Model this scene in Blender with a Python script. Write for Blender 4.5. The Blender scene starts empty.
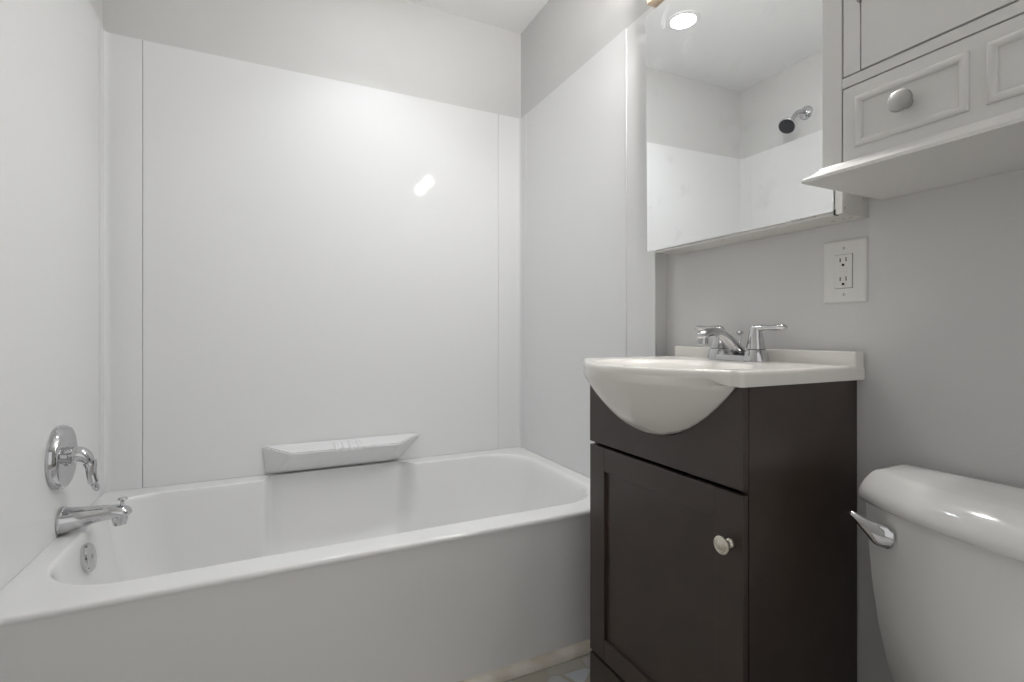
import bpy, bmesh, math, random
from mathutils import Vector, Matrix

# ------------------------------------------------------------------ camera, world, lights, exposure
SC = bpy.context.scene
COL = SC.collection
PI = math.pi
H = 0.915                                   # eye height above the floor

cam_d = bpy.data.cameras.new('camera')
cam = bpy.data.objects.new('camera', cam_d)
COL.objects.link(cam)
cam.location = (0.4875, -2.0149, H)
cam.rotation_euler = (PI / 2, 0, -0.4485)
cam_d.sensor_width = 36.0
cam_d.lens = 498.07 / 1024 * 36.0
cam_d.shift_y = -(341 - 333.53) / 1024
cam_d.clip_start = 0.02
SC.camera = cam

SC.view_settings.view_transform = 'Standard'
SC.view_settings.look = 'None'
SC.view_settings.gamma = 1.0
SC.view_settings.use_curve_mapping = False
SC.view_settings.exposure = 0.06

world = bpy.data.worlds.new('world')
SC.world = world
world.use_nodes = True
world.node_tree.nodes['Background'].inputs[0].default_value = (0.98, 0.985, 1.0, 1)
world.node_tree.nodes['Background'].inputs[1].default_value = 0.1


def area(name, loc, energy, size, color, rot=(0, 0, 0), shape='DISK', size_y=None, spread=PI):
    d = bpy.data.lights.new(name, 'AREA')
    d.energy = energy
    d.shape = shape
    d.size = size
    if size_y:
        d.size_y = size_y
    d.color = color
    d.spread = spread
    o = bpy.data.objects.new(name, d)
    o.location = loc
    o.rotation_euler = rot
    COL.objects.link(o)
    return o


CEIL = 2.275
TUB_LIGHT = (0.793, -0.369)
# the lamp inside the round ceiling light
area('tub_ceiling_lamp', (TUB_LIGHT[0], TUB_LIGHT[1], CEIL - 0.022), 1.3, 0.10, (0.90, 0.96, 1.0), spread=math.radians(100))
# fill lamp added beyond the opening behind the camera to brighten the room
area('added_fill_lamp', (0.65, -3.0, 1.08), 6.0, 1.40, (1.0, 0.995, 0.985), (PI / 2, 0, 0), 'RECTANGLE', 2.1)


# ------------------------------------------------------------------ materials
def mat(name, color, rough=0.5, metal=0.0, coat=0.0, bump=0.0, bscale=200.0, var=0.0, vscale=6.0,
        emit=None, estr=0.0, spec=0.5, c2=None):
    m = bpy.data.materials.new(name)
    m.use_nodes = True
    nt = m.node_tree
    b = nt.nodes['Principled BSDF']
    b.inputs['Base Color'].default_value = (*color, 1)
    b.inputs['Roughness'].default_value = rough
    b.inputs['Metallic'].default_value = metal
    b.inputs['Specular IOR Level'].default_value = spec
    b.inputs['Coat Weight'].default_value = coat
    b.inputs['Coat Roughness'].default_value = 0.05
    tc = nt.nodes.new('ShaderNodeTexCoord')
    if var or c2:
        n = nt.nodes.new('ShaderNodeTexNoise')
        n.inputs['Scale'].default_value = vscale
        n.inputs['Detail'].default_value = 4
        nt.links.new(tc.outputs['Object'], n.inputs['Vector'])
        r = nt.nodes.new('ShaderNodeValToRGB')
        lo = c2 if c2 else tuple(c * (1 - var) for c in color)
        r.color_ramp.elements[0].position = 0.35
        r.color_ramp.elements[0].color = (*lo, 1)
        r.color_ramp.elements[1].position = 0.65
        r.color_ramp.elements[1].color = (*color, 1)
        nt.links.new(n.outputs['Fac'], r.inputs['Fac'])
        nt.links.new(r.outputs['Color'], b.inputs['Base Color'])
    if bump:
        n2 = nt.nodes.new('ShaderNodeTexNoise')
        n2.inputs['Scale'].default_value = bscale
        n2.inputs['Detail'].default_value = 3
        nt.links.new(tc.outputs['Object'], n2.inputs['Vector'])
        bp = nt.nodes.new('ShaderNodeBump')
        bp.inputs['Strength'].default_value = bump
        bp.inputs['Distance'].default_value = 0.002
        nt.links.new(n2.outputs['Fac'], bp.inputs['Height'])
        nt.links.new(bp.outputs['Normal'], b.inputs['Normal'])
    if emit:
        b.inputs['Emission Color'].default_value = (*emit, 1)
        b.inputs['Emission Strength'].default_value = estr
    return m


M = {}
M['wall'] = mat('grey_wall_paint', (0.68, 0.677, 0.670), 0.8, bump=0.12, bscale=260, var=0.015, spec=0.2)
M['ceiling'] = mat('white_ceiling_paint', (0.88, 0.88, 0.875), 0.8, bump=0.15, bscale=220)
M['panel'] = mat('glossy_white_surround', (0.815, 0.817, 0.82), 0.055, bump=0.04, bscale=9, spec=0.09)
M['trimpaint'] = mat('white_flange', (0.81, 0.81, 0.805), 0.55, bump=0.05, bscale=90, spec=0.15)
M['tub'] = mat('white_tub_enamel', (0.83, 0.83, 0.825), 0.14, bump=0.03, bscale=7, spec=0.5)
M['porcelain'] = mat('white_porcelain', (0.79, 0.785, 0.77), 0.12, spec=0.55)
M['marble'] = mat('cultured_marble', (0.84, 0.815, 0.775), 0.16, spec=0.5)
M['espresso'] = mat('espresso_wood_finish', (0.047, 0.030, 0.0235), 0.38, bump=0.12, bscale=420, var=0.22, vscale=14, spec=0.68)
M['chrome'] = mat('polished_chrome', (0.60, 0.60, 0.61), 0.07, metal=1.0)
M['nickel'] = mat('satin_nickel', (0.46, 0.455, 0.44), 0.3, metal=1.0)
M['champagne'] = mat('pale_satin_nickel', (0.80, 0.75, 0.66), 0.32, metal=1.0)
M['cabinet'] = mat('white_cabinet_paint', (0.75, 0.742, 0.72), 0.35, bump=0.03, bscale=120)
M['plastic'] = mat('white_outlet_plastic', (0.74, 0.735, 0.71), 0.3)
M['dark'] = mat('black_slot', (0.01, 0.01, 0.01), 0.6)
M['rubber'] = mat('dark_nozzle_face', (0.035, 0.036, 0.042), 0.5, bump=0.4, bscale=380)
M['caulk'] = mat('beige_white_caulk', (0.66, 0.62, 0.56), 0.5, c2=(0.50, 0.45, 0.38), vscale=12)
M['lamp'] = mat('lit_diffuser', (0.9, 0.9, 0.9), 0.5, emit=(0.92, 0.965, 1.0), estr=24.0)
M['shade'] = mat('lit_frosted_glass', (0.9, 0.9, 0.88), 0.4, emit=(1.0, 0.985, 0.96), estr=290.0)
M['brass'] = mat('warm_satin_backplate', (0.60, 0.47, 0.36), 0.4, metal=0.2)
M['seat'] = mat('white_seat_plastic', (0.78, 0.775, 0.76), 0.25)
M['doorpaint'] = mat('white_door_paint', (0.78, 0.78, 0.77), 0.4)


def mirror_material():
    m = mat('silvered_mirror', (0.95, 0.962, 0.965), 0.0, metal=1.0)
    nt = m.node_tree
    b = nt.nodes['Principled BSDF']
    out = nt.nodes['Material Output']
    tc = nt.nodes.new('ShaderNodeTexCoord')
    # cleaning smudges and specks left on the glass
    n = nt.nodes.new('ShaderNodeTexNoise')
    n.inputs['Scale'].default_value = 16
    n.inputs['Detail'].default_value = 5
    nt.links.new(tc.outputs['Object'], n.inputs['Vector'])
    r = nt.nodes.new('ShaderNodeMapRange')
    r.inputs['From Min'].default_value = 0.60
    r.inputs['From Max'].default_value = 0.80
    r.inputs['To Min'].default_value = 0.0
    r.inputs['To Max'].default_value = 0.12
    nt.links.new(n.outputs['Fac'], r.inputs['Value'])
    v = nt.nodes.new('ShaderNodeTexVoronoi')
    v.inputs['Scale'].default_value = 22
    nt.links.new(tc.outputs['Object'], v.inputs['Vector'])
    r2 = nt.nodes.new('ShaderNodeMapRange')
    r2.inputs['From Min'].default_value = 0.03
    r2.inputs['From Max'].default_value = 0.07
    r2.inputs['To Min'].default_value = 0.30
    r2.inputs['To Max'].default_value = 0.0
    nt.links.new(v.outputs['Distance'], r2.inputs['Value'])
    n3 = nt.nodes.new('ShaderNodeTexNoise')
    n3.inputs['Scale'].default_value = 7
    nt.links.new(tc.outputs['Object'], n3.inputs['Vector'])
    r3 = nt.nodes.new('ShaderNodeMapRange')
    r3.inputs['From Min'].default_value = 0.52
    r3.inputs['From Max'].default_value = 0.62
    nt.links.new(n3.outputs['Fac'], r3.inputs['Value'])
    mu = nt.nodes.new('ShaderNodeMath')
    mu.operation = 'MULTIPLY'
    nt.links.new(r2.outputs['Result'], mu.inputs[0])
    nt.links.new(r3.outputs['Result'], mu.inputs[1])
    ad = nt.nodes.new('ShaderNodeMath')
    ad.operation = 'ADD'
    nt.links.new(r.outputs['Result'], ad.inputs[0])
    nt.links.new(mu.outputs[0], ad.inputs[1])
    d = nt.nodes.new('ShaderNodeBsdfDiffuse')
    d.inputs['Color'].default_value = (0.85, 0.86, 0.86, 1)
    mx = nt.nodes.new('ShaderNodeMixShader')
    nt.links.new(ad.outputs[0], mx.inputs[0])
    nt.links.new(b.outputs[0], mx.inputs[1])
    nt.links.new(d.outputs[0], mx.inputs[2])
    nt.links.new(mx.outputs[0], out.inputs[0])
    return m


def floor_material():
    m = mat('stone_look_vinyl', (0.5, 0.47, 0.42), 0.35)
    nt = m.node_tree
    b = nt.nodes['Principled BSDF']
    tc = nt.nodes.new('ShaderNodeTexCoord')
    mp = nt.nodes.new('ShaderNodeMapping')
    mp.inputs['Scale'].default_value = (2.3, 3.6, 3.0)
    nt.links.new(tc.outputs['Object'], mp.inputs['Vector'])
    v = nt.nodes.new('ShaderNodeTexVoronoi')
    v.feature = 'F1'
    nt.links.new(mp.outputs[0], v.inputs['Vector'])
    r = nt.nodes.new('ShaderNodeValToRGB')
    els = r.color_ramp.elements
    els[0].color = (0.47, 0.44, 0.38, 1)
    els[1].color = (0.60, 0.645, 0.70, 1)
    e = els.new(0.45)
    e.color = (0.42, 0.385, 0.32, 1)
    nt.links.new(v.outputs['Color'], r.inputs['Fac'])
    v2 = nt.nodes.new('ShaderNodeTexVoronoi')
    v2.feature = 'DISTANCE_TO_EDGE'
    nt.links.new(mp.outputs[0], v2.inputs['Vector'])
    r2 = nt.nodes.new('ShaderNodeMapRange')
    r2.inputs['From Min'].default_value = 0.02
    r2.inputs['From Max'].default_value = 0.06
    nt.links.new(v2.outputs['Distance'], r2.inputs['Value'])
    mx = nt.nodes.new('ShaderNodeMix')
    mx.data_type = 'RGBA'
    nt.links.new(r2.outputs['Result'], mx.inputs['Factor'])
    mx.inputs['A'].default_value = (0.42, 0.39, 0.335, 1)
    nt.links.new(r.outputs['Color'], mx.inputs['B'])
    nt.links.new(mx.outputs['Result'], b.inputs['Base Color'])
    return m


def rust_material():
    # cabinet paint with rust stains bleeding along its top joints
    m = mat('white_paint_with_rust', (0.66, 0.65, 0.62), 0.4)
    nt = m.node_tree
    b = nt.nodes['Principled BSDF']
    tc = nt.nodes.new('ShaderNodeTexCoord')
    n = nt.nodes.new('ShaderNodeTexNoise')
    n.inputs['Scale'].default_value = 70
    nt.links.new(tc.outputs['Object'], n.inputs['Vector'])
    r = nt.nodes.new('ShaderNodeValToRGB')
    r.color_ramp.elements[0].position = 0.66
    r.color_ramp.elements[0].color = (0.66, 0.65, 0.62, 1)
    r.color_ramp.elements[1].position = 0.74
    r.color_ramp.elements[1].color = (0.36, 0.20, 0.10, 1)
    nt.links.new(n.outputs['Fac'], r.inputs['Fac'])
    nt.links.new(r.outputs['Color'], b.inputs['Base Color'])
    return m


M['mirror'] = mirror_material()
M['floor'] = floor_material()
M['rust'] = rust_material()


# ------------------------------------------------------------------ helpers
ROOT = {}


def link(name, bm, m, parent=None, angle=32):
    """one mesh object from a bmesh given in world coordinates"""
    bmesh.ops.recalc_face_normals(bm, faces=bm.faces[:])
    off = ROOT[parent.name] if parent is not None else Vector((0, 0, 0))
    if parent is not None and off.length:
        bmesh.ops.translate(bm, verts=bm.verts[:], vec=-off)
    me = bpy.data.meshes.new(name)
    bm.to_mesh(me)
    bm.free()
    me.materials.append(m)
    for p in me.polygons:
        p.use_smooth = True
    me.set_sharp_from_angle(angle=math.radians(angle))
    o = bpy.data.objects.new(name, me)
    COL.objects.link(o)
    wn = o.modifiers.new('weighted_normals', 'WEIGHTED_NORMAL')   # keeps big flat faces flat beside their bevels
    wn.keep_sharp = True
    wn.weight = 70
    if parent is not None:
        o.parent = parent
    ROOT[o.name] = off.copy()
    return o


def thing(name, label, cat, loc, group=None):
    o = bpy.data.objects.new(name, None)
    o.empty_display_size = 0.05
    o.location = loc
    COL.objects.link(o)
    o['label'] = label
    o['category'] = cat
    if group:
        o['group'] = group
    ROOT[o.name] = Vector(loc)
    return o


def struct(name, bm, m, label=None):
    o = link(name, bm, m)
    o['kind'] = 'structure'
    if label:
        o['label'] = label
    return o


def B():
    return bmesh.new()


def box(bm, x0, x1, y0, y1, z0, z1, bev=0.0, seg=2):
    vs = [bm.verts.new(p) for p in ((x0, y0, z0), (x1, y0, z0), (x1, y1, z0), (x0, y1, z0),
                                    (x0, y0, z1), (x1, y0, z1), (x1, y1, z1), (x0, y1, z1))]
    fs = [bm.faces.new([vs[i] for i in f]) for f in ((3, 2, 1, 0), (4, 5, 6, 7), (0, 1, 5, 4),
                                                     (1, 2, 6, 5), (2, 3, 7, 6), (3, 0, 4, 7))]
    if bev:
        es = list({e for f in fs for e in f.edges})
        bmesh.ops.bevel(bm, geom=es, offset=bev, segments=seg, profile=0.5, affect='EDGES')
    return bm


def loft(bm, rings, cap0=True, cap1=True, closed=True):
    R = [[bm.verts.new(p) for p in r] for r in rings]
    n = len(R[0])
    for a, b in zip(R, R[1:]):
        for i in range(n if closed else n - 1):
            j = (i + 1) % n
            bm.faces.new((a[i], a[j], b[j], b[i]))
    if cap0:
        bm.faces.new(R[0][::-1])
    if cap1:
        bm.faces.new(R[-1])
    return bm


def frame(t):
    t = t.normalized()
    up = Vector((0, 0, 1)) if abs(t.z) < 0.95 else Vector((0, 1, 0))
    a = t.cross(up).normalized()
    return a, a.cross(t).normalized()


def smooth_path(pts, k=6):
    """Catmull-Rom through rows of numbers"""
    P = [list(pts[0])] + [list(p) for p in pts] + [list(pts[-1])]
    out = []
    for i in range(1, len(P) - 2):
        p0, p1, p2, p3 = P[i - 1:i + 3]
        for s in range(k):
            t = s / k
            out.append([0.5 * (2 * b + (c - a) * t + (2 * a - 5 * b + 4 * c - d) * t * t + (3 * b - a - 3 * c + d) * t ** 3)
                        for a, b, c, d in zip(p0, p1, p2, p3)])
    out.append(P[-2])
    return out


def tube(bm, rows, n=20, k=6, flat=None, up=None):
    """rows of (x, y, z, half width, half height)"""
    R = smooth_path(rows, k)
    rings = []
    for i, r in enumerate(R):
        p = Vector(r[:3])
        a = Vector(R[max(i - 1, 0)][:3])
        b = Vector(R[min(i + 1, len(R) - 1)][:3])
        s, u = frame(b - a)
        rings.append([p + s * (r[3] * math.cos(2 * PI * q / n)) + u * (r[4] * math.sin(2 * PI * q / n)) for q in range(n)])
    return loft(bm, rings)


def lathe(bm, prof, origin, axis, n=32):
    """prof rows (radius, height along axis)"""
    ax = Vector(axis).normalized()
    s, u = frame(ax)
    o = Vector(origin)
    rings = [[o + ax * h + s * (max(r, 1e-4) * math.cos(2 * PI * q / n)) + u * (max(r, 1e-4) * math.sin(2 * PI * q / n)) for q in range(n)]
             for r, h in prof]
    return loft(bm, rings)


def prism(bm, poly, axis, a, b):
    """extrude a polygon: axis 'x' takes (y,z), 'y' takes (x,z), 'z' takes (x,y)"""
    def P(p, t):
        return {'x': (t, p[0], p[1]), 'y': (p[0], t, p[1]), 'z': (p[0], p[1], t)}[axis]
    return loft(bm, [[P(p, a) for p in poly], [P(p, b) for p in poly]])


def rrect(x0, x1, y0, y1, r, ns=24, nc=10):
    """rounded rectangle from the front left corner, counter-clockwise; r = radii FL, FR, BR, BL"""
    pts = []
    cs = [(x0 + r[0], y0 + r[0], PI), (x1 - r[1], y0 + r[1], 1.5 * PI), (x1 - r[2], y1 - r[2], 0), (x0 + r[3], y1 - r[3], 0.5 * PI)]
    for i, (cx, cy, a0) in enumerate(cs):
        for k in range(nc + 1):
            a = a0 + 0.5 * PI * k / nc
            pts.append((cx + r[i] * math.cos(a), cy + r[i] * math.sin(a)))
        j = (i + 1) % 4
        ex, ey = pts[-1]
        a1 = cs[j][2]
        sx, sy = cs[j][0] + r[j] * math.cos(a1), cs[j][1] + r[j] * math.sin(a1)
        for k in range(1, ns):
            t = k / ns
            pts.append((ex + (sx - ex) * t, ey + (sy - ey) * t))
    return pts


def sstep(a, b, x):
    t = max(0.0, min(1.0, (x - a) / (b - a)))
    return t * t * (3 - 2 * t)


# ------------------------------------------------------------------ the room
W = 1.5
XW = 1.545                                  # vanity wall
YB = -0.879                                 # where the tub alcove steps out from the vanity wall
YF = -2.75                                  # wall behind the camera, opened up to admit the added fill
XL = -0.045

bm = box(B(), XL - 0.1, XW + 0.1, YF - 1.6, 0.1, -0.05, 0.0)
struct('floor', bm, M['floor'])
bm = box(B(), XL - 0.1, XW + 0.1, YF - 0.1, 0.1, CEIL, CEIL + 0.05)
struct('ceiling', bm, M['ceiling'])
struct('wall_back', box(B(), XL - 0.1, XW + 0.1, 0.005, 0.1, 0, CEIL), M['wall'])
bm = box(B(), -0.1, -0.005, YB, 0.005, 0, CEIL)
box(bm, XL - 0.1, XL, YF - 0.1, YB, 0, CEIL)
struct('wall_left', bm, M['wall'])
bm = box(B(), 1.505, XW + 0.1, YB, 0.005, 0, CEIL)
box(bm, XW, XW + 0.1, YF - 0.1, YB, 0, CEIL)
struct('wall_right', bm, M['wall'])
# unseen wall behind the camera; wide opening added for the fill lamp
bm = box(B(), XL, 0.0, YF - 0.1, YF, 0, CEIL)
box(bm, 1.30, XW, YF - 0.1, YF, 0, CEIL)
box(bm, 0.0, 1.30, YF - 0.1, YF, 2.10, CEIL)
struct('wall_front', bm, M['wall'])
# casing round the added opening
bm = B()
box(bm, -0.04, 0.0, YF, YF + 0.015, 0, 2.10, 0.003)
box(bm, 1.30, 1.365, YF, YF + 0.015, 0, 2.10, 0.003)
box(bm, -0.04, 1.365, YF, YF + 0.015, 2.10, 2.165, 0.003)
struct('trim_1', bm, M['doorpaint'])
# rounded strip of caulked moulding along the foot of the tub
bm = B()
prof = [(-0.794, 0.001), (-0.794, 0.0205), (-0.806, 0.0205), (-0.817, 0.0175), (-0.826, 0.0115), (-0.831, 0.004), (-0.831, 0.001)]
loft(bm, [[(x, p[0], p[1]) for p in prof] for x in (0.0, 1.50)])
struct('trim_2', bm, M['caulk'])

# ------------------------------------------------------------------ tub surround
ZR = 0.404
ZT = 1.885
ts = thing('tub_surround', 'glossy white five piece wall surround above the bathtub', 'tub surround', (0.75, 0, ZR))
bm = box(B(), 0.1022, 1.3876, -0.0045, 0.0045, ZR + 0.0006, ZT, 0.0012)
back = link('back_panel', bm, M['panel'], ts)
# molded soap ledge
bm = B()
zs = 0.509
top = [(0.452, -0.004, zs), (1.038, -0.004, zs), (0.925, -0.118, zs - 0.012), (0.545, -0.118, zs - 0.012)]
bot = [(0.462, -0.004, ZR + 0.002), (0.948, -0.004, ZR + 0.002), (0.905, -0.012, ZR + 0.002), (0.500, -0.012, ZR + 0.002)]
mid = [(0.454, -0.004, zs - 0.014), (1.034, -0.004, zs - 0.014), (0.922, -0.112, zs - 0.026), (0.545, -0.112, zs - 0.026)]
loft(bm, [bot, mid, top])
bmesh.ops.bevel(bm, geom=bm.edges[:], offset=0.005, segments=3, affect='EDGES')
for i in range(4):
    x = 0.700 + i * 0.027
    r = 0.0085
    loft(bm, [[(x + r * math.cos(a), y, zz - 0.001 + 0.7 * r * math.sin(a)) for a in [2 * PI * q / 12 for q in range(12)]]
              for y, zz in ((-0.045, zs - 0.005), (-0.05, zs - 0.0045), (-0.114, zs - 0.0112), (-0.121, zs - 0.0145))])
link('soap_ledge', bm, M['panel'], back)
# corner pieces: a strip of back wall turning the corner in a small cove
for side in (0, 1):
    prof = [(0.1010, 0.004), (0.1010, -0.0030), (0.0998, -0.0040), (0.020, -0.0042), (0.0105, -0.0058), (0.0055, -0.0095), (0.0030, -0.020), (0.0030, -0.060), (-0.004, -0.060), (-0.004, 0.004)]
    if side:
        prof = [(W - x * (0.1113 / 0.1010) if x > 0.05 else W - x, y) for x, y in prof]
    link('corner_panel', prism(B(), prof, 'z', ZR + 0.0006, ZT), M['panel'], ts, angle=50)
# side panels
link('side_panel', box(B(), -0.0045, 0.0015, -0.816, -0.018, ZR + 0.0006, ZT, 0.0012), M['panel'], ts)
link('side_panel', box(B(), W - 0.001, W + 0.0045, -0.746, -0.018, ZR + 0.0006, ZT, 0.0012), M['panel'], ts)
# flat flange down the front edge on the vanity side
fl = link('flange', box(B(), W, W + 0.0045, -0.8785, -0.7475, 0.42, ZT - 0.001, 0.001), M['trimpaint'], ts)
bead = B()
box(bead, W - 0.003, W + 0.002, -0.7495, -0.7445, ZR + 0.001, ZT - 0.003, 0.0015)
link('edge_bead', bead, M['panel'], ts)

# ------------------------------------------------------------------ bathtub
tub = thing('bathtub', 'white alcove bathtub with plain flat apron front beside the dark vanity', 'bathtub', (0.75, -0.408, 0))
NS, NC = 110, 14


def outer(front, z, e=0.0006):
    return [(x, y, z) for x, y in rrect(e, W - e, front, -0.0012, (0.0012,) * 4, NS, NC)]


def inner(t, z, notch):
    # t = 0 at the rim edge, 1 at the bottom
    L = lambda a, b: a + (b - a) * t
    pts = rrect(L(0.048, 0.20), L(1.445, 1.16), L(-0.738, -0.64), L(-0.078, -0.17),
                (L(0.17, 0.10), L(0.17, 0.15), L(0.15, 0.15), L(0.11, 0.10)), NS, NC)
    out = []
    ymid = -0.35
    for x, y in pts:
        if y > ymid and notch > 0:
            w = sstep(0.455, 0.490, x) * (1 - sstep(0.945, 1.000, x))
            y = y + notch * w * sstep(ymid, ymid + 0.12, y)
        out.append((x, y, z))
    return out


rings = [outer(-0.800, 0.001), outer(-0.803, 0.06), outer(-0.811, 0.34), outer(-0.8135, 0.385), outer(-0.8155, 0.391),
         outer(-0.816, 0.3955), outer(-0.8148, 0.400), outer(-0.8115, 0.4032), outer(-0.806, 0.404), outer(-0.800, 0.404),
         inner(-0.045, 0.404, 0.045), inner(-0.02, 0.4037, 0.060), inner(0.0, 0.4018, 0.064), inner(0.018, 0.398, 0.066),
         inner(0.036, 0.389, 0.066), inner(0.052, 0.377, 0.066), inner(0.085, 0.345, 0.066), inner(0.13, 0.30, 0.066),
         inner(0.24, 0.22, 0.058), inner(0.40, 0.15, 0.035), inner(0.62, 0.10, 0.010), inner(0.85, 0.075, 0.0), inner(1.0, 0.068, 0.0),
         [(0.66 + (x - 0.66) * 0.5, -0.4 + (y + 0.4) * 0.5, 0.066) for x, y, z in inner(1.0, 0.066, 0.0)]]
bm = loft(B(), rings)
link('tub_body', bm, M['tub'], tub, angle=60)
# overflow plate on the drain end
ovx, ovy, ovz = 0.0600, -0.410, 0.347
bm = lathe(B(), [(0.0, -0.012), (0.034, -0.012), (0.0355, 0.0), (0.0355, 0.005), (0.033, 0.008), (0.012, 0.0095), (0.0, 0.0095)],
           (ovx + 0.006, ovy, ovz), (0.985, 0, 0.17), 36)
op = link('overflow_plate', bm, M['chrome'], tub)
op['label'] = 'round chrome overflow plate'
bm = lathe(B(), [(0.0, 0.0), (0.005, 0.0), (0.0045, 0.0025), (0.0, 0.003)], (ovx + 0.0148, ovy, ovz + 0.002), (0.985, 0, 0.17), 16)
link('screw', bm, M['nickel'], op)
bm = lathe(B(), [(0.0, 0.0), (0.036, 0.0), (0.036, 0.004), (0.030, 0.006), (0.0, 0.006)], (0.32, -0.41, 0.066), (0, 0, 1), 32)
link('drain', bm, M['chrome'], tub)

# ------------------------------------------------------------------ shower valve, tub spout, shower head (left wall)
vy, vz = -0.392, 0.604
vt = thing('shower_valve', 'round chrome valve plate with curved lever handle above the tub spout', 'faucet handle', (0.0019, vy, vz))
bm = lathe(B(), [(0.0, 0.0), (0.080, 0.0), (0.0805, 0.006), (0.0785, 0.013), (0.0745, 0.0185), (0.068, 0.0205), (0.050, 0.0205), (0.0, 0.0205)],
           (0.0019, vy, vz), (1, 0, 0), 48)
link('escutcheon', bm, M['chrome'], vt)
bm = lathe(B(), [(0.0, 0.018), (0.024, 0.018), (0.024, 0.025), (0.021, 0.026), (0.021, 0.029), (0.0, 0.029)], (0.0019, vy, vz), (1, 0, 0), 32)
link('collar', bm, M['chrome'], vt)
bm = tube(B(), [(0.026, vy, vz + 0.002, 0.0195, 0.0195), (0.036, vy, vz + 0.003, 0.0205, 0.0205), (0.049, vy, vz + 0.001, 0.0190, 0.0185),
                (0.061, vy, vz - 0.010, 0.0165, 0.0135), (0.067, vy, vz - 0.028, 0.0130, 0.0095), (0.0685, vy, vz - 0.050, 0.0110, 0.0078),
                (0.072, vy, vz - 0.070, 0.0115, 0.0078), (0.078, vy, vz - 0.086, 0.0110, 0.0070), (0.081, vy, vz - 0.093, 0.006, 0.004), (0.082, vy, vz - 0.095, 0.002, 0.0015)], 24, 6)
link('lever_handle', bm, M['chrome'], vt, angle=50)

sy, szp = -0.378, 0.4395
st = thing('tub_spout', 'chrome tub spout with diverter knob just above the tub rim', 'spout', (0.0019, sy, szp))
bm = tube(B(), [(0.0019, sy, szp, 0.034, 0.034), (0.006, sy, szp, 0.0342, 0.0342), (0.016, sy, szp, 0.033, 0.032), (0.045, sy, szp + 0.003, 0.028, 0.026),
                (0.085, sy, szp + 0.006, 0.024, 0.0205), (0.115, sy, szp + 0.006, 0.0215, 0.0180), (0.131, sy, szp + 0.001, 0.0205, 0.0185),
                (0.139, sy, szp - 0.004, 0.0175, 0.0155), (0.1415, sy, szp - 0.007, 0.010, 0.009)], 28, 6)
link('spout_body', bm, M['chrome'], st, angle=50)
bm = lathe(B(), [(0.0, 0.0), (0.014, 0.0), (0.0175, 0.014), (0.0175, 0.022), (0.0, 0.022)], (0.124, sy, szp - 0.029), (0, 0, 1), 28)
link('outlet', bm, M['chrome'], st)
bm = lathe(B(), [(0.0, 0.0), (0.0045, 0.0), (0.0045, 0.012), (0.005, 0.016), (0.0105, 0.020), (0.011, 0.023), (0.009, 0.0255), (0.0, 0.026)],
           (0.128, sy, szp + 0.016), (0.10, 0, 1), 24)
link('diverter_knob', bm, M['chrome'], st)

hy, hz = -0.385, 2.000
sh = thing('wall_shower', 'chrome shower head on bent arm high on the left wall, seen in mirror', 'shower head', (-0.005, hy, hz))
bm = lathe(B(), [(0.0, 0.0), (0.034, 0.0), (0.033, 0.006), (0.027, 0.013), (0.016, 0.018), (0.0, 0.019)], (-0.005, hy, hz), (1, 0, 0), 36)
link('flange', bm, M['chrome'], sh)
bm = tube(B(), [(-0.004, hy, hz, 0.0105, 0.0105), (0.03, hy, hz + 0.002, 0.0105, 0.0105), (0.06, hy + 0.004, hz - 0.008, 0.0105, 0.0105),
                (0.085, hy + 0.008, hz - 0.036, 0.0105, 0.0105), (0.098, hy + 0.010, hz - 0.056, 0.0105, 0.0105)], 20, 6)
link('shower_arm', bm, M['chrome'], sh)
hax = Vector((0.74, -0.10, -0.66)).normalized()
hp = Vector((0.094, hy + 0.010, hz - 0.050))
bm = lathe(B(), [(0.0, 0.0), (0.012, 0.0), (0.016, 0.008), (0.016, 0.016), (0.011, 0.020), (0.018, 0.028), (0.034, 0.040), (0.040, 0.048),
                 (0.041, 0.056), (0.038, 0.059), (0.0, 0.059)], hp, hax, 40)
head = link('head', bm, M['chrome'], sh)
bm = lathe(B(), [(0.0, 0.0585), (0.0365, 0.0585), (0.0365, 0.0605), (0.034, 0.062), (0.0, 0.0625)], hp, hax, 40)
nz = link('nozzle_face', bm, M['rubber'], head)
nz['label'] = 'dark round nozzle face'

# ------------------------------------------------------------------ vanity cabinet
XF = 1.2164                                 # plane of the door fronts
XC = 1.2312                                 # front of the carcass
Y0, Y1 = -1.4163, -0.9576                   # right (near) and left (far) ends
ZTOP = H - 0.0925
va = thing('vanity_cabinet', 'narrow dark espresso bathroom vanity cabinet beneath the white sink', 'vanity', (1.38, -1.187, 0))
bm = B()
box(bm, XC, XW - 0.003, Y0, Y0 + 0.016, 0.0, ZTOP, 0.001)
box(bm, XC, XW - 0.003, Y1 - 0.016, Y1, 0.0, ZTOP, 0.001)
box(bm, XC, XW - 0.003, Y0 + 0.016, Y1 - 0.016, 0.095, 0.111)
box(bm, XW - 0.012, XW - 0.004, Y0 + 0.016, Y1 - 0.016, 0.111, ZTOP - 0.16)
box(bm, XC, XC + 0.012, Y0 + 0.016, Y1 - 0.016, 0.0, 0.095)
link('carcass', bm, M['espresso'], va)


def belly(z):                               # half width of the basin belly where it crosses the fronts (z from eye height)
    return min(math.sqrt(max(z + 0.2130, 0.0) / 2.62), 0.2110)


FY0, FY1 = Y0 + 0.0006, Y1 - 0.0006
YC = -1.187
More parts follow.
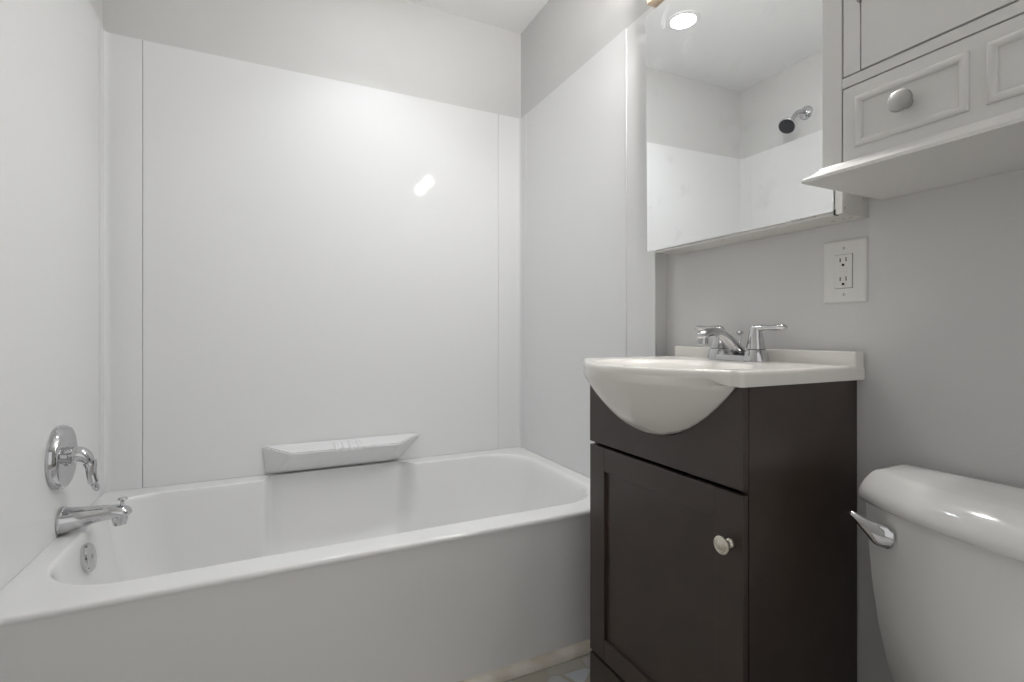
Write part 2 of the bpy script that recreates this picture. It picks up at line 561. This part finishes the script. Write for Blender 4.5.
# false front, cut away in a curve under the belly
poly = [(FY0, H - 0.2715), (FY1, H - 0.2715), (FY1, H - 0.0930), (YC + 0.2165, H - 0.0930)]
for i in range(1, 40):
    o = 0.2165 * (1 - i / 20.0)
    poly.append((YC + o, H - 0.2146 + 2.62 * o * o))
poly += [(YC - 0.2165, H - 0.0930), (FY0, H - 0.0930)]
bm = prism(B(), poly, 'x', XF, XC - 0.0015)
link('false_front', bm, M['espresso'], va, angle=25)
# shaker door: two stiles, two rails round a recessed panel
DZ0, DZ1 = H - 0.800, H - 0.2800
PY0, PY1 = -1.3556, -1.0175
PZ0, PZ1 = H - 0.7475, H - 0.3365
bm = B()
box(bm, XF, XC - 0.0015, FY0, PY0, DZ0, DZ1, 0.0008, 1)
box(bm, XF, XC - 0.0015, PY1, FY1, DZ0, DZ1, 0.0008, 1)
box(bm, XF + 0.0002, XC - 0.0015, PY0 + 0.0003, PY1 - 0.0003, PZ1, DZ1, 0.0008, 1)
box(bm, XF + 0.0002, XC - 0.0015, PY0 + 0.0003, PY1 - 0.0003, DZ0, PZ0, 0.0008, 1)
dr = link('door', bm, M['espresso'], va)
bm = box(B(), XF + 0.0075, XC - 0.002, PY0 - 0.003, PY1 + 0.003, PZ0 - 0.003, PZ1 + 0.003)
link('recessed_panel', bm, M['espresso'], dr)
bm = lathe(B(), [(0.0, 0.0), (0.0085, 0.0), (0.0085, 0.003), (0.0055, 0.006), (0.0055, 0.012), (0.009, 0.0165), (0.0150, 0.0195), (0.0160, 0.0215),
                 (0.0158, 0.0230), (0.0135, 0.0245), (0.0125, 0.0240), (0.0100, 0.0255), (0.0090, 0.0250), (0.0060, 0.0262), (0.0, 0.0265)],
           (XF, -1.3890, H - 0.3700), (-1, 0, 0), 36)
kb = link('knob', bm, M['champagne'], dr)
kb['label'] = 'round pale satin nickel knob'
bm = box(B(), XF, XC - 0.0015, FY0, FY1, 0.004, H - 0.8075, 0.0008, 1)
link('base_front', bm, M['espresso'], va)

# ------------------------------------------------------------------ sink top with bowed basin
si = thing('vanity_sink', 'white one piece sink top with bulging bowl on the dark vanity', 'sink', (1.38, -1.187, ZTOP))
ZS = H - 0.0630
ZU = H - 0.0912
CX = 1.275
CYR, CYL = -1.4300, -0.9440
XFR = 1.198
poly = [(XW - 0.002, CYR), (XW - 0.002, CYL), (XFR + 0.022, CYL), (XFR + 0.010, CYL - 0.002), (XFR + 0.003, CYL - 0.008), (XFR, CYL - 0.0165)]
for i in range(1, 48):
    t = PI * i / 48
    poly.append((XFR - 0.100 * math.sin(t) ** 2, YC + 0.222 * math.cos(t)))
poly += [(XFR, CYR + 0.0165), (XFR - 0.001, CYR + 0.005), (XFR + 0.003, CYR + 0.001), (XFR + 0.008, CYR)]


def ray_hit(a, poly=poly):
    d = (math.cos(a), math.sin(a))
    best = None
    for (x0, y0), (x1, y1) in zip(poly, poly[1:] + poly[:1]):
        ex, ey = x1 - x0, y1 - y0
        den = d[0] * ey - d[1] * ex
        if abs(den) < 1e-9:
            continue
        t = ((x0 - CX) * ey - (y0 - YC) * ex) / den
        s = ((x0 - CX) * d[1] - (y0 - YC) * d[0]) / den
        if t > 0 and -1e-6 <= s <= 1 + 1e-6 and (best is None or t < best):
            best = t
    return best


angs = sorted({round(2 * PI * i / 160 - PI, 5) for i in range(160)} | {round(math.atan2(y - YC, x - CX), 5) for x, y in poly})
hit = [(math.cos(a), math.sin(a), ray_hit(a)) for a in angs]


def plan(inset, z):
    return [(CX + c * (r - inset), YC + s * (r - inset), z) for c, s, r in hit]


def bowl(ax, ay, z, ox=0.0):
    return [(CX + ox + ax * ay * c / math.hypot(ay * c, ax * s), YC + ax * ay * s / math.hypot(ay * c, ax * s), z) for c, s, r in hit]


def lip(inset):                             # underside of the rim: thin along the bow, full slab depth elsewhere
    out = []
    for (x, y, z), (x1, y1, z1) in zip(plan(0.0, ZU), plan(inset, ZU)):
        w = sstep(0.0, 0.03, XFR - x)
        out.append((x1 + (x - x1) * w, y1 + (y - y1) * w, ZU + 0.013 * w))
    return out


def bellyring(zr):
    o = belly(zr)
    k = (zr + 0.2130) / 0.1218
    p = 0.116 * max(k, 0) ** 0.54
    q = 0.17 * max(k, 0) ** 0.5
    pl_ = [(XF - p * (1 - abs(math.cos(PI * i / 40)) ** 2.8), YC + o * math.cos(PI * i / 40)) for i in range(41)]
    if k > 0.2:
        pl_ += [(XF + (CX - XF) + q * math.sin(PI * i / 20), YC - o * math.cos(PI * i / 20)) for i in range(21)]
        return [(CX + c * r, YC + s_ * r, H + zr) for c, s_, r in ((c, s_, ray_hit(math.atan2(s_, c), pl_)) for c, s_, r0 in hit)]
    # near its foot the belly no longer surrounds the bowl centre: shrink the ring towards the fronts
    m = XF + 0.002
    out = []
    for c, s_, r0 in hit:
        a = math.atan2(s_, c)
        out.append((m + (p * math.cos(a) if c < 0 else 0.10 * max(k, 0.0) ** 0.5 * math.cos(a)), YC + o * math.sin(a), H + zr))
    return out


rings = [bellyring(-0.2126), bellyring(-0.2105), bellyring(-0.205), bellyring(-0.196), bellyring(-0.184), bellyring(-0.170), bellyring(-0.153),
         bellyring(-0.135), bellyring(-0.118), bellyring(-0.104), bellyring(-0.0965), bellyring(-0.0914),
         lip(0.0045), lip(0.0012), [(x, y, z + 0.004) for x, y, z in lip(0.0)], plan(0.0, ZS - 0.009), plan(0.001, ZS - 0.004), plan(0.004, ZS - 0.0008),
         plan(0.010, ZS), bowl(0.148, 0.190, ZS - 0.001, -0.012), bowl(0.140, 0.182, ZS - 0.004, -0.012), bowl(0.132, 0.173, ZS - 0.014, -0.012),
         bowl(0.124, 0.160, ZS - 0.034, -0.012), bowl(0.110, 0.140, ZS - 0.062, -0.012), bowl(0.085, 0.108, ZS - 0.088, -0.010),
         bowl(0.050, 0.062, ZS - 0.104, -0.008), bowl(0.020, 0.022, ZS - 0.109, -0.005)]
bm = loft(B(), rings)
body = link('basin', bm, M['marble'], si, angle=50)
bm = box(B(), 1.513, XW - 0.002, CYR + 0.0003, -0.9440, ZS - 0.006, H - 0.0350, 0.004, 3)
link('backsplash', bm, M['marble'], si)
bm = lathe(B(), [(0.0, 0.0), (0.021, 0.0), (0.021, 0.003), (0.016, 0.005), (0.0, 0.005)], (CX - 0.005, YC, ZS - 0.1085), (0, 0, 1), 28)
link('drain', bm, M['chrome'], si)

# ------------------------------------------------------------------ centerset faucet
fx = 1.474
fa = thing('sink_faucet', 'chrome two handle faucet with low arched spout on the white sink', 'faucet', (fx, YC, ZS))
bm = B()
rb = rrect(fx - 0.024, fx + 0.024, YC - 0.078, YC + 0.078, (0.0235,) * 4, 8, 8)
loft(bm, [[(fx + (x - fx) * k, YC + (y - YC) * (1 - (1 - k) * 0.3), z) for x, y in rb]
          for k, z in ((1.0, ZS + 0.0005), (1.0, ZS + 0.007), (0.93, ZS + 0.012), (0.80, ZS + 0.0145))])
link('base_plate', bm, M['chrome'], fa, angle=40)
for s in (-1, 1):
    hy_ = YC + s * 0.051
    bm = lathe(B(), [(0.0, 0.001), (0.0265, 0.001), (0.0262, 0.010), (0.0240, 0.020), (0.0215, 0.0265), (0.0, 0.0265)], (fx, hy_, ZS), (0, 0, 1), 32)
    hb = link('handle_base', bm, M['chrome'], fa)
    bm = lathe(B(), [(0.0, 0.0265), (0.0195, 0.0265), (0.0195, 0.028), (0.0, 0.028)], (fx, hy_, ZS), (0, 0, 1), 32)
    link('seal_ring', bm, M['dark'], hb)
    bm = lathe(B(), [(0.0, 0.028), (0.0210, 0.028), (0.0185, 0.040), (0.0155, 0.056), (0.0135, 0.066), (0.0135, 0.072), (0.0115, 0.078), (0.006, 0.081), (0.0, 0.0815)],
               (fx, hy_, ZS), (0, 0, 1), 32)
    tube(bm, [(fx, hy_ - s * 0.010, ZS + 0.0715, 0.006, 0.006), (fx, hy_ + s * 0.000, ZS + 0.0745, 0.011, 0.0085), (fx, hy_ + s * 0.020, ZS + 0.0755, 0.0095, 0.0070),
              (fx, hy_ + s * 0.040, ZS + 0.0755, 0.0095, 0.0065), (fx, hy_ + s * 0.058, ZS + 0.0765, 0.0115, 0.0075),
              (fx, hy_ + s * 0.070, ZS + 0.0770, 0.0095, 0.0060), (fx, hy_ + s * 0.075, ZS + 0.0765, 0.003, 0.002)], 20, 6)
    link('lever_handle', bm, M['chrome'], fa, angle=45)
bm = tube(B(), [(1.492, YC, ZS + 0.013, 0.016, 0.004), (1.484, YC, ZS + 0.019, 0.019, 0.010), (1.462, YC, ZS + 0.035, 0.0165, 0.0125),
                (1.435, YC, ZS + 0.055, 0.0145, 0.0115), (1.410, YC, ZS + 0.066, 0.0140, 0.0105), (1.385, YC, ZS + 0.066, 0.0138, 0.0100),
                (1.364, YC, ZS + 0.060, 0.0135, 0.0105), (1.354, YC, ZS + 0.054, 0.0095, 0.0080), (1.351, YC, ZS + 0.051, 0.004, 0.003)], 24, 6)
link('spout', bm, M['chrome'], fa, angle=50)
bm = lathe(B(), [(0.0, 0.0), (0.0100, 0.0), (0.0115, 0.002), (0.0120, 0.016), (0.0110, 0.026), (0.0, 0.027)], (1.3645, YC, ZS + 0.037), (0, 0, 1), 28)
link('aerator', bm, M['chrome'], fa)
bm = lathe(B(), [(0.0, 0.012), (0.0028, 0.012), (0.0028, 0.050), (0.0035, 0.054), (0.0075, 0.057), (0.0078, 0.060), (0.0055, 0.063), (0.0, 0.064)],
           (1.484, YC, ZS + 0.006), (0, 0, 1), 20)
link('lift_rod', bm, M['chrome'], fa)

# ------------------------------------------------------------------ medicine cabinet with mirror door
XM = 1.458
MZ0, MZ1 = H + 0.2345, H + 0.912
mc = thing('medicine_cabinet', 'white medicine cabinet with full mirror door above the sink', 'medicine cabinet', (XW, -1.17, MZ0))
bm = box(B(), XM + 0.0055, XW - 0.0005, -1.4370, -0.9255, H + 0.2275, MZ1 - 0.004, 0.001)
link('cabinet_body', bm, M['rust'], mc)
bm = box(B(), XM, XM + 0.005, -1.4215, -0.8925, MZ0, MZ1, 0.0012, 1)
md = link('mirror_door', bm, M['mirror'], mc)
md.rotation_euler = (0, -0.0090, -0.0040)       # hangs a touch out of true
# white edge channel beside the mirror on the near side
bm = B()
box(bm, XM + 0.001, XM + 0.0055, -1.4370, -1.4225, H + 0.2280, MZ1 - 0.002, 0.001)
box(bm, XM + 0.002, XM + 0.0055, -1.4215, -0.9255, H + 0.2278, MZ0 - 0.0032, 0.0005)
link('door_channel', bm, M['cabinet'], mc)
bm = box(B(), XM + 0.0005, XM + 0.012, -1.4245, -1.4205, H + 0.2270, MZ0 + 0.003, 0.0004, 1)
link('mirror_clip', bm, M['dark'], mc)

# ------------------------------------------------------------------ vanity light bar above the mirror
VC = -1.165
vl = thing('vanity_light', 'two globe vanity light bar on the wall just above the mirror', 'wall light', (XW, VC, 1.88))
bm = box(B(), 1.434, XW - 0.0005, -1.415, -0.915, 1.838, 1.925, 0.006, 3)
link('lamp_box', bm, M['brass'], vl)
for y in (VC + 0.090, VC - 0.090):
    bm = lathe(B(), [(0.0, 0.0), (0.026, 0.0), (0.026, 0.005), (0.018, 0.008), (0.016, 0.027), (0.0, 0.028)], (1.430, y, 1.879), (-1, 0, 0), 28)
    ar = link('socket', bm, M['nickel'], vl)
    r = 0.0275
    bm = lathe(B(), [(0.013, 0.0265)] + [(r * math.sin(a), 0.052 - r * math.cos(a)) for a in [PI * q / 16 for q in range(4, 17)]], (1.430, y, 1.879), (-1, 0, 0), 28)
    link('globe', bm, M['shade'], ar)

# ------------------------------------------------------------------ cabinet over the toilet
XK = 1.330
KY1, KY0 = -1.480, -2.055
oc = thing('over_toilet_cabinet', 'white wall cabinet with drawer and bottom ledge over the toilet', 'wall cabinet', (XW, -1.77, H + 0.257))
KZ1 = 1.93
zl = H + 0.2795
bm = B()
box(bm, XK, XW - 0.0005, KY1 - 0.0325, KY1, zl, KZ1, 0.0015)             # left upright
box(bm, XK, XW - 0.0005, KY0, KY0 + 0.0325, zl, KZ1, 0.0015)             # right upright
box(bm, XK + 0.013, XW - 0.0005, KY0 + 0.0325, KY1 - 0.0325, zl, zl + 0.010)
box(bm, XK + 0.001, XW - 0.0005, KY0 + 0.0325, KY1 - 0.0325, H + 0.4010, H + 0.4175, 0.001)   # rail
box(bm, XK, XW - 0.0005, KY0 + 0.0325, KY1 - 0.0325, KZ1 - 0.02, KZ1)
box(bm, XW - 0.008, XW - 0.0005, KY0 + 0.0325, KY1 - 0.0325, zl + 0.01, KZ1 - 0.02)
box(bm, XK + 0.001, XK + 0.018, -1.5405, KY1 - 0.0345, H + 0.4195, KZ1 - 0.022, 0.001)         # strip beside the door
box(bm, XK + 0.001, XK + 0.018, -1.812, -1.7275, H + 0.4195, KZ1 - 0.022, 0.001)               # centre strip
box(bm, XK + 0.001, XK + 0.018, KY0 + 0.0345, -1.9985, H + 0.4195, KZ1 - 0.022, 0.001)
link('carcass', bm, M['cabinet'], oc)
# bottom ledge with a bevelled edge
bm = B()
lz = H + 0.2570
rg = []
for ins, z in ((0.0, lz), (0.0, lz + 0.0055), (0.003, lz + 0.0085), (0.010, lz + 0.0125), (0.0175, lz + 0.019), (0.0195, lz + 0.0222)):
    rg.append([(1.3065 + ins, KY0 - 0.02 + ins, z), (XW - 0.0005, KY0 - 0.02 + ins, z), (XW - 0.0005, -1.4600 - ins, z), (1.3065 + ins, -1.4600 - ins, z)])
loft(bm, rg)
link('ledge', bm, M['cabinet'], oc, angle=25)


def moulding(bm, y0, y1, z0, z1, x, w=0.0110, h=0.0055):
    """raised half-round frame lying on the plane x"""
    prof = [(-w / 2, 0.001), (-w / 2, -h * 0.45), (-w * 0.28, -h * 0.9), (0, -h), (w * 0.28, -h * 0.9), (w / 2, -h * 0.45), (w / 2, 0.001)]
    cs = [(y0, z0, 1, 1), (y1, z0, -1, 1), (y1, z1, -1, -1), (y0, z1, 1, -1)]
    rings_ = [[(x + d, cy + sy_ * (o + w / 2), cz + sz_ * (o + w / 2)) for o, d in prof] for cy, cz, sy_, sz_ in cs]
    R = [[bm.verts.new(p) for p in r] for r in rings_]
    for a in range(4):
        b = (a + 1) % 4
        for i in range(len(prof)):
            j = (i + 1) % len(prof)
            bm.faces.new((R[a][i], R[a][j], R[b][j], R[b][i]))


dz0, dz1 = H + 0.2797, H + 0.3985
bm = box(B(), XK, XK + 0.016, KY0 + 0.0345, KY1 - 0.0345, dz0, dz1, 0.0012)
dw = link('drawer', bm, M['cabinet'], oc)
kprof = [(0.0, 0.0), (0.0085, 0.0), (0.0070, 0.004), (0.0065, 0.009), (0.0100, 0.0125), (0.0150, 0.0155), (0.0162, 0.0190), (0.0150, 0.0225), (0.0105, 0.0250), (0.0, 0.0262)]
for y1_, y0_ in ((-1.5340, -1.6790), (-1.6975, -1.8425), (-1.8610, -2.0060)):
    bm = B()
    moulding(bm, y0_, y1_, H + 0.2985, H + 0.3790, XK)
    link('moulding', bm, M['cabinet'], dw, angle=60)
for y in (-1.6060, -1.9335):
    bm = lathe(B(), kprof, (XK, y, H + 0.3395), (-1, 0, 0), 32)
    link('knob', bm, M['nickel'], dw)
for ya, yb, hs in ((-1.7260, -1.5425, -1.541), (-1.9970, -1.8135, -1.998)):
    bm = box(B(), XK - 0.0005, XK + 0.017, ya, yb, H + 0.4195, KZ1 - 0.022, 0.0012)
    moulding(bm, ya + 0.035, yb - 0.035, H + 0.4195 + 0.14, KZ1 - 0.065, XK - 0.0005)
    dd = link('door', bm, M['cabinet'], oc, angle=40)
    for zz in (H + 0.527, KZ1 - 0.09):
        bm = lathe(B(), [(0.0, 0.0), (0.0030, 0.001), (0.0042, 0.004), (0.0034, 0.007), (0.0042, 0.009), (0.0042, 0.045), (0.0034, 0.047), (0.0042, 0.050), (0.0030, 0.053), (0.0, 0.054)],
                   (XK - 0.002, hs, zz), (0, 0, 1), 16)
        link('hinge', bm, M['nickel'], dd)

# ------------------------------------------------------------------ electrical outlet
PLY0, PLY1, PLZ0, PLZ1 = -1.4345, -1.3494, H + 0.0630, H + 0.1910
pyc, pzc = (PLY0 + PLY1) / 2, (PLZ0 + PLZ1) / 2
ol = thing('wall_outlet', 'white two socket outlet with test buttons on the wall under the mirror', 'outlet', (XW, pyc, pzc))
bm = B()
rg = []
for ins, x in ((0.0, XW - 0.0002), (0.0, XW - 0.003), (0.0012, XW - 0.0045), (0.004, XW - 0.0058), (0.006, XW - 0.006)):
    rg.append([(x, PLY0 + ins, PLZ0 + ins), (x, PLY1 - ins, PLZ0 + ins), (x, PLY1 - ins, PLZ1 - ins), (x, PLY0 + ins, PLZ1 - ins)])
loft(bm, rg)
pl = link('cover_plate', bm, M['plastic'], ol, angle=20)
bm = box(B(), XW - 0.0064, XW - 0.004, pyc - 0.0178, pyc + 0.0177, pzc - 0.0349, pzc + 0.0346)
link('gap', bm, M['dark'], pl)
bm = box(B(), XW - 0.0080, XW - 0.004, pyc - 0.0172, pyc + 0.0172, pzc - 0.0342, pzc + 0.0342, 0.0008, 1)
rc = link('receptacle', bm, M['plastic'], ol)
for zc_ in (pzc + 0.0205, pzc - 0.0185):
    bm = B()
    xs = XW - 0.0083
    box(bm, xs, xs + 0.001, pyc - 0.0068, pyc - 0.0050, zc_ - 0.001, zc_ + 0.0075)
    box(bm, xs, xs + 0.001, pyc + 0.0046, pyc + 0.0068, zc_ - 0.001, zc_ + 0.0065)
    lathe(bm, [(0.0, 0.0), (0.0028, 0.0), (0.0028, 0.001), (0.0, 0.001)], (xs, pyc, zc_ - 0.0075), (1, 0, 0), 16)
    link('socket', bm, M['dark'], rc)
for zc_ in (pzc + 0.0035, pzc - 0.0025):
    bm = box(B(), XW - 0.0090, XW - 0.007, pyc - 0.0075, pyc + 0.0075, zc_ - 0.0024, zc_ + 0.0024, 0.0004, 1)
    link('button', bm, M['plastic'], rc)
for zc_ in (PLZ1 - 0.0165, PLZ0 + 0.0165):
    bm = lathe(B(), [(0.0, 0.0), (0.0032, 0.0), (0.0028, 0.001), (0.0, 0.0012)], (XW - 0.006, pyc, zc_), (-1, 0, 0), 16)
    sc_ = link('screw', bm, M['plastic'], pl)
    bm = box(B(), XW - 0.0074, XW - 0.0070, pyc - 0.0004, pyc + 0.0004, zc_ - 0.0026, zc_ + 0.0026)
    link('slot', bm, M['dark'], sc_)

# ------------------------------------------------------------------ toilet
TY = -1.757
to = thing('toilet', 'white porcelain toilet with chrome flush lever beside the vanity', 'toilet', (1.1, TY, 0))


def tank_ring(xf, hw, z, xb=1.533, bow=0.0775, n=44):
    """plan outline with a bowed front; hw = half width, xf = foremost x"""
    pts = []
    for i in range(n + 1):
        t = math.sin(PI * (i / n - 0.5))
        pts.append((xf + bow * abs(t) ** 2.45, TY - hw * t, z))
    xs = xf + bow
    m = 6
    pts += [(xs + (xb - xs) * k / m, TY - hw, z) for k in range(1, m + 1)]
    pts += [(xb, TY - hw + 2 * hw * k / 8, z) for k in range(1, 8)]
    pts += [(xb - (xb - xs) * k / m, TY + hw, z) for k in range(0, m)]
    return pts


rings = [tank_ring(1.393, 0.214, 0.300, 1.533, 0.055), tank_ring(1.385, 0.221, 0.312, 1.533, 0.055), tank_ring(1.377, 0.231, 0.36, 1.533, 0.055), tank_ring(1.370, 0.240, 0.42, 1.533, 0.055),
         tank_ring(1.365, 0.247, 0.49, 1.533, 0.055), tank_ring(1.362, 0.2515, 0.56, 1.533, 0.055), tank_ring(1.361, 0.254, 0.60, 1.533, 0.055), tank_ring(1.361, 0.2545, H - 0.2930, 1.533, 0.055)]
bm = loft(B(), rings)
link('tank', bm, M['porcelain'], to, angle=60)
lid = [tank_ring(1.354, 0.2590, H - 0.2925, 1.533, 0.072), tank_ring(1.3485, 0.2645, H - 0.2905, 1.533, 0.072), tank_ring(1.346, 0.2670, H - 0.285, 1.533, 0.072), tank_ring(1.3455, 0.2680, H - 0.276, 1.533, 0.072),
       tank_ring(1.349, 0.2665, H - 0.266, 1.533, 0.072), tank_ring(1.358, 0.2640, H - 0.255, 1.533, 0.072), tank_ring(1.371, 0.2605, H - 0.2455, 1.533, 0.070), tank_ring(1.382, 0.2565, H - 0.2405, 1.533, 0.066),
       tank_ring(1.396, 0.248, H - 0.2380, 1.531, 0.060), tank_ring(1.43, 0.21, H - 0.2368, 1.515, 0.045)]
bm = loft(B(), lid)
link('tank_lid', bm, M['porcelain'], to, angle=60)
bm = lathe(B(), [(0.0, 0.0), (0.016, 0.0), (0.0165, 0.004), (0.014, 0.009), (0.0, 0.011)], (1.399, -1.5445, H - 0.337), (-0.85, 0.52, 0), 28)
fl_ = link('flush_lever', bm, M['chrome'], to)
bm = tube(B(), [(1.386, -1.5590, H - 0.3370, 0.004, 0.008), (1.384, -1.5530, H - 0.3330, 0.007, 0.0165), (1.380, -1.5455, H - 0.3275, 0.0085, 0.0190),
                (1.375, -1.5370, H - 0.3215, 0.0080, 0.0155), (1.370, -1.5270, H - 0.3150, 0.0065, 0.0105), (1.367, -1.5160, H - 0.3075, 0.0055, 0.0070), (1.367, -1.5040, H - 0.3030, 0.0045, 0.0050),
                (1.368, -1.4990, H - 0.3020, 0.0015, 0.0015)], 20, 6)
link('handle', bm, M['chrome'], fl_, angle=50)


def egg(cx, front, backx, hw, z, n=48):
    out = []
    for i in range(n):
        a = 2 * PI * i / n
        c, s = math.cos(a), math.sin(a)
        out.append((cx + (backx - cx if c > 0 else cx - front) * c, TY + hw * s, z))
    return out


rings = [egg(1.18, 1.00, 1.40, 0.105, 0.001), egg(1.18, 1.00, 1.40, 0.105, 0.03), egg(1.18, 1.01, 1.40, 0.095, 0.10), egg(1.16, 0.98, 1.42, 0.105, 0.18),
         egg(1.12, 0.89, 1.45, 0.145, 0.26), egg(1.10, 0.84, 1.48, 0.175, 0.315), egg(1.09, 0.825, 1.50, 0.183, 0.335), egg(1.09, 0.825, 1.50, 0.183, 0.352),
         egg(1.08, 0.875, 1.30, 0.135, 0.352), egg(1.08, 0.90, 1.27, 0.115, 0.30), egg(1.10, 0.97, 1.22, 0.08, 0.22), egg(1.12, 1.05, 1.19, 0.04, 0.17)]
bm = loft(B(), rings)
link('bowl', bm, M['porcelain'], to, angle=50)
rings = [egg(1.08, 0.822, 1.31, 0.186, 0.354), egg(1.08, 0.819, 1.315, 0.189, 0.362), egg(1.08, 0.822, 1.31, 0.187, 0.372), egg(1.08, 0.83, 1.30, 0.178, 0.378), egg(1.08, 0.95, 1.20, 0.08, 0.381)]
bm = loft(B(), rings)
link('seat_lid', bm, M['seat'], to, angle=50)

# ------------------------------------------------------------------ ceiling lights
for (lx, ly), lab in ((TUB_LIGHT, 'round white recessed ceiling light over the bathtub, reflected in the mirror'),):
    cl = thing('ceiling_light', lab, 'ceiling light', (lx, ly, CEIL))
    bm = lathe(B(), [(0.053, 0.0), (0.071, 0.0), (0.070, 0.003), (0.063, 0.005), (0.054, 0.005), (0.053, 0.003), (0.053, 0.0)], (lx, ly, CEIL), (0, 0, -1), 48)
    link('trim_ring', bm, M['ceiling'], cl)
    bm = lathe(B(), [(0.0, 0.001), (0.0525, 0.001), (0.0525, 0.005), (0.0, 0.006)], (lx, ly, CEIL), (0, 0, -1), 48)
    link('diffuser', bm, M['lamp'], cl)
